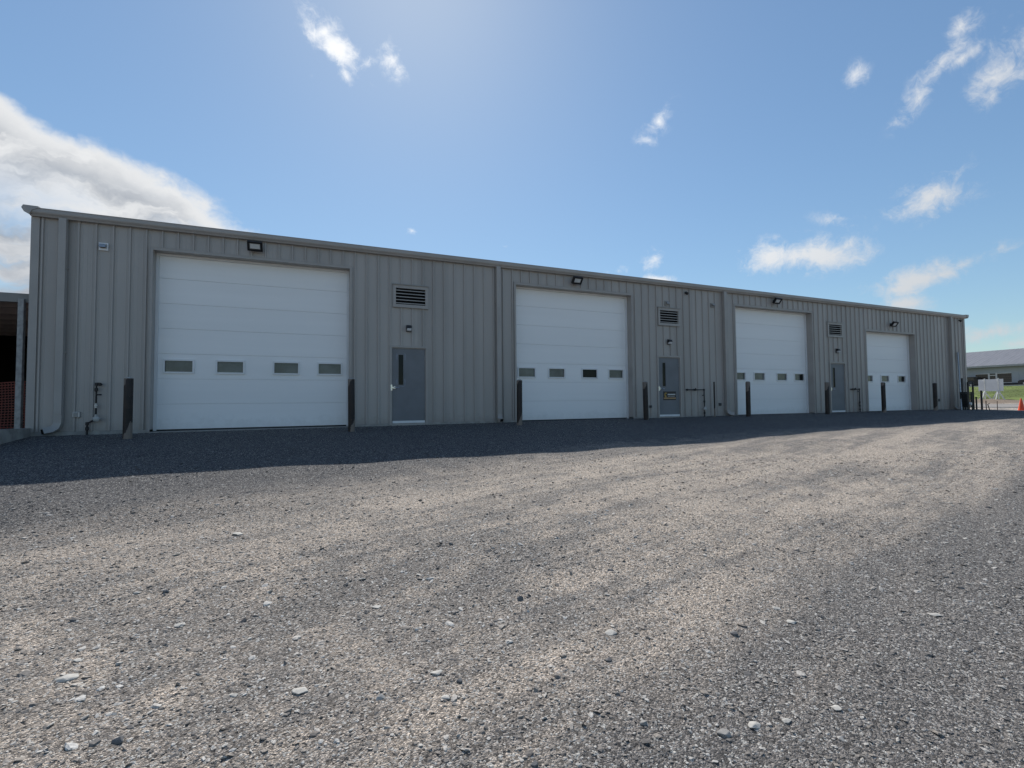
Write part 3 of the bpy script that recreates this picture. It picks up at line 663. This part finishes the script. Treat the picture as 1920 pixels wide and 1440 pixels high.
# orange mesh fence
OR = mat('orange_plastic', (.15, .022, .012), .55, 0, .2, 3)
fc = empty('safety_fence', (-7.5, .42, -.05)); tag(fc, 'orange plastic mesh safety fence strung across the dark carport', 'fence')
mb = MB()
def fy(x, z): return 1.0+.05*math.sin(x*2.2)+.03*math.sin(x*5+z*3)
def ftop(x): return 1.10+.06*math.sin(x*1.9)
pitch_ = .055
nx = int(5.0/pitch_); nz = int(1.15/pitch_)
def fp(i, j, off=0): 
    x = -10.5+i*pitch_; zt = ftop(x); z = -.05+(zt+.05)*j/nz; return Vector((x, fy(x, z)+off, z))
for j in range(nz+1):
    hw = .011
    vs = []; fs = []
    for i in range(nx+1):
        p = fp(i, j); vs += [p+Vector((0, 0, hw)), p-Vector((0, 0, hw)), p+Vector((0, .006, 0))]
        if i: b = 3*i; a = b-3; fs += [(a, b, b+1, a+1), (a+1, b+1, b+2, a+2), (a+2, b+2, b, a)]
    mb.add(vs, fs)
for i in range(nx+1):
    vs = []; fs = []
    for j in range(nz+1):
        p = fp(i, j); p.x += (j % 2)*.02; vs += [p+Vector((.008, 0, 0)), p-Vector((.008, 0, 0)), p+Vector((0, .006, 0))]
        if j: b = 3*j; a = b-3; fs += [(a, b, b+1, a+1), (a+1, b+1, b+2, a+2), (a+2, b+2, b, a)]
    mb.add(vs, fs)
mb.build('mesh', OR, fc)
for x in (-10.4, -8.1, -5.98): MB().tube([(x, 1.07, -.2), (x, 1.07, 1.3)], .016, 8).build('stake', IRON, fc)

# ------------------------------------------------------------------ things at the right-hand end
CONEM = mat('cone_orange', (.80, .085, .022), .5, 0, .06)
cx, cy = 37.1, .26; zb = g(cx, cy); r = empty('traffic_cone', (cx, cy, zb)); tag(r, 'bright orange traffic cone standing in sunlight past the building end', 'cone')
MB().bbox(cx-.20, cx+.20, cy-.20, cy+.20, zb-.02, zb+.035, .01).build('base', CONEM, r)
MB().lathe([(.155, .03), (.150, .05), (.030, .70), (.022, .715), (.012, .715)], (cx, cy, zb), 24).build('cone_body', CONEM, r, smooth=True)
# wire cage
qy0, qy1 = -.78, -.52; qx0, qx1 = atY(1802, 760, qy1).x, atY(1823, 760, qy0).x; QC = (qx0+qx1)/2; zb = g(QC, -.7)
r = empty('wire_cage', (QC, -.7, zb)); tag(r, 'black wire mesh cage on legs at the building corner', 'cage')
MESHM = mat('black_wire', (.012, .014, .017), .5)
f = MB()
for x in (qx0, qx1):
    for y in (qy0, qy1): f.box(x-.02, x+.02, y-.02, y+.02, zb-.1, zb+.86)
f.build('leg_frame', MESHM, r)
f = MB()
for z in np.linspace(.14, .86, 7):
    f.box(qx0, qx1, qy0-.008, qy0+.004, zb+z-.008, zb+z+.008); f.box(qx0-.008, qx0+.004, qy0, qy1, zb+z-.008, zb+z+.008); f.box(qx1-.004, qx1+.008, qy0, qy1, zb+z-.008, zb+z+.008); f.box(qx0, qx1, qy1-.004, qy1+.008, zb+z-.008, zb+z+.008)
for x in np.linspace(qx0, qx1, 9):
    f.box(x-.007, x+.007, qy0-.012, qy0-.002, zb+.14, zb+.86); f.box(x-.007, x+.007, qy1-.002, qy1+.012, zb+.14, zb+.86)
for y in np.linspace(qy0, qy1, 6): f.box(qx0-.012, qx0-.002, y-.007, y+.007, zb+.14, zb+.86); f.box(qx1+.002, qx1+.012, y-.007, y+.007, zb+.14, zb+.86)
f.build('wire_mesh', MESHM, r)
MB().bbox(qx0+.06, qx1-.06, qy0+.06, qy1-.06, zb+.16, zb+.80, .03).build('tank', mat('tank_dark', (.030, .034, .038), .5), r)
MB().tube([(QC-.05, -.79, zb+.30), (QC-.05, -.85, zb+.30)], .075, 14).build('dial', LENS, r, smooth=True)
# leaning pole
pt, pb = atY(1795.5, 661, -.08), atY(1803, 768, -.62); pb.z = g(pb.x, pb.y)-.03
pl = MB(); pl.tube([pb, pt], .034, 10); pl = pl.build('leaning_pole', GALV, None, org=pb, smooth=True); tag(pl, 'pale steel pole leaning against the building end wall', 'pole')
# stakes and posts
def stake(px, ytop, ybot, Y, rr, lab, mt=IRON):
    b = atY(px, ybot, Y); b.z = g(b.x, b.y); t_ = atY(px, ytop, Y)
    r = empty('fence_post', b); tag(r, lab, 'post', 'dark posts by the building end')
    MB().tube([b-Vector((0, 0, .25)), Vector((b.x, b.y, t_.z))], rr, 8).build('shaft', mt, r, smooth=True)
    MB().lathe([(rr*1.25, 0), (rr*1.25, .02), (rr*.4, .03)], (b.x, b.y, t_.z-.005), 8).build('cap', mt, r)
stake(1806, 710, 768, -.35, .035, 'dark post rising behind the wire cage, against the ribbed wall')
stake(1831.5, 745, 770, -.6, .035, 'short dark post between the wire cage and the tall dark post')
stake(1841.5, 733, 771, -.5, .045, 'tall dark post in front of the white sign board')
RUST = mat('rusty_bar', (.10, .065, .045), .8)
stake(1849.5, 752, 771, -.2, .022, 'thin rusty stake standing close to a bent bar below the sign', RUST)
stake(1870.5, 753, 771, -.3, .016, 'lone thin rusty stake between sign board and cone', RUST)
b0 = atY(1857, 772, -.1); b0.z = g(b0.x, b0.y)-.1
bb = MB().tube([b0, atY(1854, 764, -.1), atY(1852, 758, -.1), atY(1855.5, 756, -.1)], .02, 8).build('bent_bar', RUST, None, org=b0); tag(bb, 'bent rusty bar sticking up beside the thin stake', 'bar')
# gate-like frame
A, B_ = atY(1817, 769, -.3), atY(1826, 769, -.3); ztop = atY(1817, 716, -.3).z; zg = g(A.x, -.3)
r = empty('pipe_frame', (A.x, -.3, zg)); tag(r, 'dark pipe frame with crossbars standing between cage and posts', 'frame')
for q in (A, B_): MB().tube([(q.x, -.3, zg-.3), (q.x, -.3, ztop)], .038, 10).build('upright', IRON, r, smooth=True)
for z in (ztop-.02, ztop-.10): MB().tube([(A.x-.04, -.3, z), (B_.x+.06, -.3, z)], .022, 8).build('crossbar', IRON, r)

# blank sign board on A-frame legs
X_ = 79.5; s0, s1 = atX(1835, 733, X_), atX(1882, 733, X_); zt_, zb_ = atX(1858, 711, X_).z, atX(1858, 733.5, X_).z
r = empty('sign_board', (X_, (s0.y+s1.y)/2, g(X_, (s0.y+s1.y)/2))); tag(r, 'blank white sign board on white timber legs before the lawn', 'sign')
SW = mat('sign_paint', (.66, .68, .70), .6, 0, .05, 2); SWL = mat('white_timber', (.78, .77, .72), .7)
ya, yb_ = sorted((s0.y, s1.y)); MB().box(X_-.02, X_+.02, ya, yb_, zb_, zt_).build('board', SW, r)
for px in (1847.5, 1873):
    y = atX(px, 740, X_).y; zl = g(X_, y)-.1
    MB().box(X_-.11, X_-.022, y-.05, y+.05, zl, zt_+.06).build('leg', SWL, r)
    MB().box(X_-.11, X_+.10, y-.05, y+.05, zt_+.061, zt_+.10).build('hook', SWL, r)
    for dy, dx in ((.55, 0), (-.62, 0), (-.1, -.9)):
        zf_ = g(X_+dx, y+dy)-.05; top_ = Vector((X_-.16, y, zl+1.15)); bot_ = Vector((X_-.16+dx, y+dy, zf_)); d_ = (top_-bot_).normalized(); sx_ = d_.cross(Vector((1, 0, 0)) if dy*dy > .1 else Vector((0, 1, 0))).normalized()
        MB().obox((top_+bot_)/2, (d_, sx_, d_.cross(sx_)), ((top_-bot_).length/2, .06, .03)).build('brace', SWL, r)

# far grey building
FX = 112.0
fb = empty('far_building', (FX+6, 30, 2.45)); tag(fb, 'grey single-storey building with long grey roof beyond the lawn', 'building')
FW = mat('pale_blue_siding', (.36, .40, .425), .7, 0, .05, .3, stretch=(1, 1, .1)); FR = mat('grey_metal_roof', (.185, .185, .20), .5, 0, .12, 1.2, stretch=(.3, 2, .3)); BRN = mat('brown_glass', (.045, .035, .032), .15)
wy0, wy1 = atX(1897, 710, FX).y, atX(1829.5, 710, FX).y; wzt, wzb = atX(1863, 700.5, FX).z, atX(1863, 717.5, FX).z
Y0, Y1 = -8, 62; ZE, ZR = 6.25, 9.6
mb = MB(); mb.box(FX, FX+.3, Y0, wy0, 2.3, ZE); mb.box(FX, FX+.3, wy1, Y1, 2.3, ZE); mb.box(FX, FX+.3, wy0, wy1, wzt, ZE); mb.box(FX, FX+.3, wy0, wy1, 2.3, wzb)
mb.box(FX+.3, FX+20, Y0, Y0+.3, 2.3, ZE); mb.box(FX+.3, FX+20, Y1-.3, Y1, 2.3, ZE); mb.box(FX+19.7, FX+20, Y0+.3, Y1-.3, 2.3, ZE)
for y in (Y0+.001, Y1-.301): mb.add([(FX, y, ZE), (FX+20, y, ZE), (FX+10, y, ZR-.1), (FX, y+.3, ZE), (FX+20, y+.3, ZE), (FX+10, y+.3, ZR-.1)], [(0, 1, 2), (3, 5, 4), (0, 3, 4, 1), (1, 4, 5, 2), (2, 5, 3, 0)])
mb.build('wall', FW, fb)
mb = MB()
for s_ in (-1, 1):
    xe = FX+10+s_*10.7; mb.add([(xe, Y0-.5, ZE-.1), (xe, Y1+.5, ZE-.1), (FX+10, Y1+.5, ZR), (FX+10, Y0-.5, ZR), (xe, Y0-.5, ZE+.05), (xe, Y1+.5, ZE+.05), (FX+10, Y1+.5, ZR+.15), (FX+10, Y0-.5, ZR+.15)],
                               [(0, 1, 2, 3), (4, 7, 6, 5), (0, 4, 5, 1), (0, 3, 7, 4), (1, 5, 6, 2)])
rf = mb.build('roof', FR, fb)
mb = MB(); y = Y0
while y < Y1:
    for s_ in (-1, 1):
        xe = FX+10+s_*10.7; mb.add([(xe, y, ZE+.05), (xe, y+.05, ZE+.05), (FX+10, y+.05, ZR+.15), (FX+10, y, ZR+.15), (xe, y, ZE+.065), (xe, y+.05, ZE+.065), (FX+10, y+.05, ZR+.165), (FX+10, y, ZR+.165)], [(4, 5, 6, 7), (0, 1, 5, 4), (0, 4, 7, 3), (1, 2, 6, 5)])
    y += .6
mb.build('roof_seams', FR, rf)
MB().box(FX-.82, FX-.66, Y0-.5, Y1+.5, ZE-.24, ZE+.09).build('eave_fascia', mat('far_fascia', (.36, .37, .38), .6), fb)
MB().box(FX-.66, FX-.002, Y0, Y1, ZE-.24, ZE-.20).build('soffit', mat('far_soffit', (.12, .12, .12), .8), fb)
dy0, dy1 = atX(1869, 710, FX).y, atX(1854, 710, FX).y
FRM = mat('far_window_frame', (.62, .62, .60), .5)
for a, b in ((wy0, dy0), (dy1, wy1)):
    wn_ = MB(); 
    for z in np.linspace(wzb, wzt, 6)[1:-1]: wn_.box(FX+.05, FX+.09, a, b, z-.02, z+.02)
    wn_ = wn_.build('window', mat('brown_blind', (.12, .085, .07), .7), fb); MB().box(FX+.10, FX+.12, a, b, wzb, wzt).build('pane', BRN, wn_)
    fr_ = MB(); fr_.box(FX-.03, FX+.1, a, b, wzt-.05, wzt+.04); fr_.box(FX-.03, FX+.1, a, b, wzb-.08, wzb); fr_.build('frame', FRM, wn_)
dr = MB(); dr.box(FX-.05, FX+.12, dy0-.08, dy0+.14, 2.3, wzt+.1); dr.box(FX-.05, FX+.12, dy1-.14, dy1+.08, 2.3, wzt+.1); dr.box(FX-.05, FX+.12, dy0+.14, dy1-.14, wzt-.38, wzt-.24)
dr = dr.build('door', FRM, fb); MB().box(FX+.06, FX+.08, dy0+.14, dy1-.14, 2.4, wzt).build('pane', BRN, dr)
MB().box(FX-.06, FX-.001, Y0, Y1, 2.3, wzb-.12).build('base_band', mat('dark_wainscot', (.03, .03, .034), .7), fb)
MB().box(FX-.04, FX-.001, wy0-.9, wy0-.06, wzb-.11, wzt+.05).build('pilaster', FW, fb)

# parked vehicles in the lot
def car(cx, cy, rot, prof, glass, length, width, paint, name, label, cat):
    z0 = 2.64; r = empty(name, (cx, cy, z0)); r.rotation_euler = (0, 0, rot); tag(r, label, cat)
    loc = (cx, cy, z0)
    def put(mb, nm, mt, parent=None, sm=False):
        mb.v = [(p[0]+cx, p[1]+cy, p[2]+z0) for p in mb.v]; return mb.build(nm, mt, parent or r, org=loc, smooth=sm)
    hw = width/2; rs = []
    for yy, ins in ((-hw, .10), (-hw+.12, .0), (hw-.12, .0), (hw, .10)):
        rs.append([(x, yy, z-(ins if z > .95 else 0)*.4) for x, z in prof])
    mb = MB(); mb.rings(rs); body = put(mb, 'body', paint)
    for gl in glass:
        mb = MB(); mb.prism([(x, z) for x, z in gl], -hw-.004, hw+.004, 'y'); put(mb, 'side_window', BRN)
    for wx in (-length*.30, length*.31):
        for s_ in (-1, 1):
            mb = MB(); mb.tube([(wx, s_*(hw-.20), .33), (wx, s_*(hw+.01), .33)], .33, 18); wh = put(mb, 'wheel', mat('tyre', (.02, .02, .02), .8), None)
            mb = MB(); mb.tube([(wx, s_*(hw-.05), .33), (wx, s_*(hw+.018), .33)], .20, 14); put(mb, 'rim', GALV, wh)
    for s_ in (-1, 1):
        mb = MB(); mb.bbox(length/2-.14, length/2+.005, s_*(hw-.30)-.17, s_*(hw-.30)+.17, .62, .78, .02); put(mb, 'headlight', LENS)
        mb = MB(); mb.bbox(-length/2-.005, -length/2+.1, s_*(hw-.22)-.12, s_*(hw-.22)+.12, .72, .92, .02); put(mb, 'tail_light', mat('tail_red', (.35, .02, .02), .3))
sed = [(-2.25, .25), (-2.28, .62), (-2.2, .92), (-1.55, 1.0), (-.85, 1.40), (.35, 1.42), (1.05, 1.02), (2.05, .86), (2.27, .68), (2.25, .25)]
suv = [(-2.3, .3), (-2.33, .8), (-2.28, 1.1), (-2.0, 1.65), (-1.8, 1.72), (.3, 1.72), (1.0, 1.15), (2.1, 1.02), (2.32, .80), (2.3, .3)]
c_ = atX(1928, 722, 109.8 - .0); car(110.4, c_.y-1.1, rad(80), sed, [[(-1.35, 1.0), (-.8, 1.34), (.30, 1.36), (.90, 1.02)]], 4.5, 1.8, mat('dark_car_paint', (.03, .03, .035), .25, .3), 'parked_car', 'dark sedan parked in front of the grey building, half out of sight', 'car')
c_ = atX(1820, 722, 110.2); car(110.4, c_.y+1.0, rad(90), suv, [[(-1.9, 1.1), (-1.7, 1.62), (.25, 1.63), (.85, 1.12)]], 4.6, 1.85, mat('black_car_paint', (.014, .014, .016), .25, .3), 'parked_car', 'black tall car parked partly hidden behind the ribbed building corner', 'car')

# ------------------------------------------------------------------ gravel: loose stones over the yard
def stones_points(nm, n, dmin, dmax, smin, smax, power, margin):
    """uniform scatter over a wedge of yard on the camera's side of the building"""
    d = np.sqrt(rng.uniform(dmin**2, dmax**2, n*2)); t_ = rng.uniform(-1, 1, n*2)*(1.22*d+1.0)
    x = d*Fw.x+t_*R0.x; y = CAM.y+d*Fw.y+t_*R0.y
    ok = (y < -.35) & (x < 34) & (x > -14); x, y = x[ok][:n], y[ok][:n]
    s_ = smin+(smax-smin)*rng.random(len(x))**power
    return x, y, s_
sets = [stones_points('chips', 9000, 1.3, 9, .008, .023, 2.4, 0), stones_points('fine', 52000, 1.3, 5.2, .0035, .011, 2.2, 0), stones_points('mid', 11000, 1.3, 9, .005, .014, 3.0, 0), stones_points('far', 3500, 5, 24, .008, .020, 3.5, 0)]
nb_ = 9000; bx_ = rng.uniform(BX0, BX1, nb_); by_ = -.03-np.abs(rng.normal(0, .22, nb_)); sets.append((bx_, by_, .006+.016*rng.random(nb_)**2.5))   # stones drifted against the foundation
X = np.concatenate([s_[0] for s_ in sets]); Y = np.concatenate([s_[1] for s_ in sets]); SZ = np.concatenate([s_[2] for s_ in sets])
Z = g0(X, Y)+SZ*.05
me = bpy.data.meshes.new('gravel'); me.vertices.add(len(X)); me.vertices.foreach_set('co', np.stack([X, Y, Z], -1).astype(np.float32).ravel())
at = me.attributes.new('scl', 'FLOAT_VECTOR', 'POINT')
sc = np.stack([SZ*rng.uniform(.8, 1.5, len(X)), SZ*rng.uniform(.7, 1.1, len(X)), SZ*rng.uniform(.22, .5, len(X))], -1); at.data.foreach_set('vector', sc.astype(np.float32).ravel())
at = me.attributes.new('rot', 'FLOAT_VECTOR', 'POINT')
ro = np.stack([rng.normal(0, .28, len(X)), rng.normal(0, .28, len(X)), rng.uniform(0, 6.28, len(X))], -1); at.data.foreach_set('vector', ro.astype(np.float32).ravel())
gr = bpy.data.objects.new('gravel', me); COL.objects.link(gr); tag(gr, 'loose crushed grey stone scattered over the yard', 'gravel', kind='stuff')
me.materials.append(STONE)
ng = bpy.data.node_groups.new('gravel_scatter', 'GeometryNodeTree')
ng.interface.new_socket('Geometry', in_out='INPUT', socket_type='NodeSocketGeometry'); ng.interface.new_socket('Geometry', in_out='OUTPUT', socket_type='NodeSocketGeometry')
N = ng.nodes; L = ng.links
gi = N.new('NodeGroupInput'); go = N.new('NodeGroupOutput'); jn = N.new('GeometryNodeGeometryToInstance')
for v in range(7):
    ic = N.new('GeometryNodeMeshIcoSphere'); ic.inputs['Subdivisions'].default_value = 1 if v % 2 else 2; ic.inputs['Radius'].default_value = 1
    rv = N.new('FunctionNodeRandomValue'); rv.data_type = 'FLOAT_VECTOR'; rv.inputs['Seed'].default_value = v*13+2
    am = .42 if v % 2 else .22
    rv.inputs[0].default_value = (-am,)*3; rv.inputs[1].default_value = (am,)*3
    sp_ = N.new('GeometryNodeSetPosition'); L.new(ic.outputs[0], sp_.inputs[0]); L.new(rv.outputs[0], sp_.inputs['Offset'])
    sm = N.new('GeometryNodeSetMaterial'); sm.inputs['Material'].default_value = STONE; L.new(sp_.outputs[0], sm.inputs[0]); L.new(sm.outputs[0], jn.inputs[0])
ip = N.new('GeometryNodeInstanceOnPoints'); L.new(gi.outputs[0], ip.inputs['Points']); L.new(jn.outputs[0], ip.inputs['Instance']); ip.inputs['Pick Instance'].default_value = True
ri = N.new('FunctionNodeRandomValue'); ri.data_type = 'INT'; ri.inputs[4].default_value = 0; ri.inputs[5].default_value = 6; L.new(ri.outputs[2], ip.inputs['Instance Index'])
for nm, sk in (('scl', 'Scale'), ('rot', 'Rotation')):
    na = N.new('GeometryNodeInputNamedAttribute'); na.data_type = 'FLOAT_VECTOR'; na.inputs[0].default_value = nm; L.new(na.outputs[0], ip.inputs[sk])
L.new(ip.outputs[0], go.inputs[0])
md = gr.modifiers.new('scatter', 'NODES'); md.node_group = ng

# larger stones one can pick out, each a thing of its own
def onground(px, py):
    d = ray(px, py); t_ = 0.0; lo, hi = .5/FPX, 60/FPX
    for _ in range(60):
        mid = (lo+hi)/2; p = CAM+d*mid
        if p.z > g(p.x, p.y): lo = mid
        else: hi = mid
    return CAM+d*lo
PALE = mat('pale_limestone', (.46, .44, .40), .85, 0, .12, 30, .3, .5, 90); DKS = mat('dark_limestone', (.15, .148, .148), .85, 0, .2, 30, .3, .5, 90); MIDS = mat('grey_limestone', (.26, .25, .235), .85, 0, .15, 30, .3, .5, 90)
big = [(125, 1272, 40, .30, PALE), (975, 1124, 14, .95, DKS), (562, 1297, 34, .3, PALE), (818, 1262, 24, .4, PALE), (443, 1002, 26, .25, PALE), (338, 1172, 22, .3, PALE), (706, 1139, 18, .35, PALE), (1146, 1187, 26, .35, PALE),
       (1378, 1190, 18, .7, DKS), (1484, 1167, 22, .3, PALE), (1455, 1141, 16, .35, PALE), (1415, 1361, 28, .35, PALE), (1358, 1376, 30, .4, MIDS), (1207, 1357, 16, .8, MIDS), (1568, 1328, 24, .3, PALE), (1752, 1153, 22, .3, PALE),
       (862, 1278, 14, .8, DKS), (1145, 1070, 12, .8, DKS), (1141, 1238, 14, .8, DKS), (845, 1021, 9, .9, DKS), (223, 1390, 24, .7, DKS), (146, 1238, 20, .3, PALE), (437, 1304, 20, .3, PALE), (836, 1309, 20, .4, PALE), (1003, 1433, 18, .7, DKS), (1475, 1352, 20, .4, PALE), (258, 1111, 16, .35, PALE), (312, 1110, 14, .8, DKS)]
for i, (px, py, wpx, flatn, mt) in enumerate(big):
    p = onground(px, py); dep = (p-CAM).dot(Fw); sz = wpx*dep/FPX*.5
    bm = bmesh.new(); rr = random.Random(i*7+3)
    for _ in range(18):
        v = Vector((rr.gauss(0, 1), rr.gauss(0, 1), rr.gauss(0, 1))).normalized(); bm.verts.new((v.x*sz*1.05, v.y*sz*.8, v.z*sz*.8*flatn+sz*.25*flatn))
    bmesh.ops.convex_hull(bm, input=bm.verts[:]); 
    for v in [v for v in bm.verts if not v.link_faces]: bm.verts.remove(v)
    bmesh.ops.bevel(bm, geom=bm.edges[:], offset=sz*.05, segments=1, affect='EDGES')
    ms = bpy.data.meshes.new('stone'); bm.to_mesh(ms); bm.free(); ms.materials.append(mt)
    o = bpy.data.objects.new('stone', ms); COL.objects.link(o); o.location = (p.x, p.y, g(p.x, p.y)); o.rotation_euler = (0, 0, rr.uniform(-.5, .5)-yaw)
    kind = {PALE.name: 'pale flat limestone chunk', DKS.name: 'dark angular stone chunk', MIDS.name: 'mid-grey angular stone chunk'}[mt.name]
    if i == 0: tag(o, 'largest pale flat limestone slab lying on the gravel yard', 'stone', 'pale flat limestones lying on the gravel'); continue
    if i == 1: tag(o, 'dark blocky stone standing proud on smooth tan compacted gravel', 'stone', 'dark angular stones lying on the gravel'); continue
    tag(o, kind+' lying loose on the gravel yard', 'stone', kind.split(' chunk')[0]+'s lying on the gravel')

# tufts along the lawn's edge and slope
mb = MB()
for _ in range(7000):
    x = random.uniform(81, 107); y = random.uniform(18, 44); z = g(x, y)+.05; h = random.uniform(.03, .09); a = random.uniform(0, 6.28); w_ = .05
    dx, dy = math.cos(a)*w_, math.sin(a)*w_; mb.v += [(x-dx, y-dy, z-.06), (x+dx, y+dy, z-.06), (x+random.uniform(-.08, .08), y+random.uniform(-.08, .08), z+h)]
    n = len(mb.v); mb.f.append((n-3, n-2, n-1)); mb.mi.append(0)
me = bpy.data.meshes.new('grass'); me.from_pydata(mb.v, [], mb.f); me.materials.append(GRASS); o = bpy.data.objects.new('grass', me); COL.objects.link(o)
tag(o, 'short green grass on the bank below the grey building', 'grass', kind='stuff')
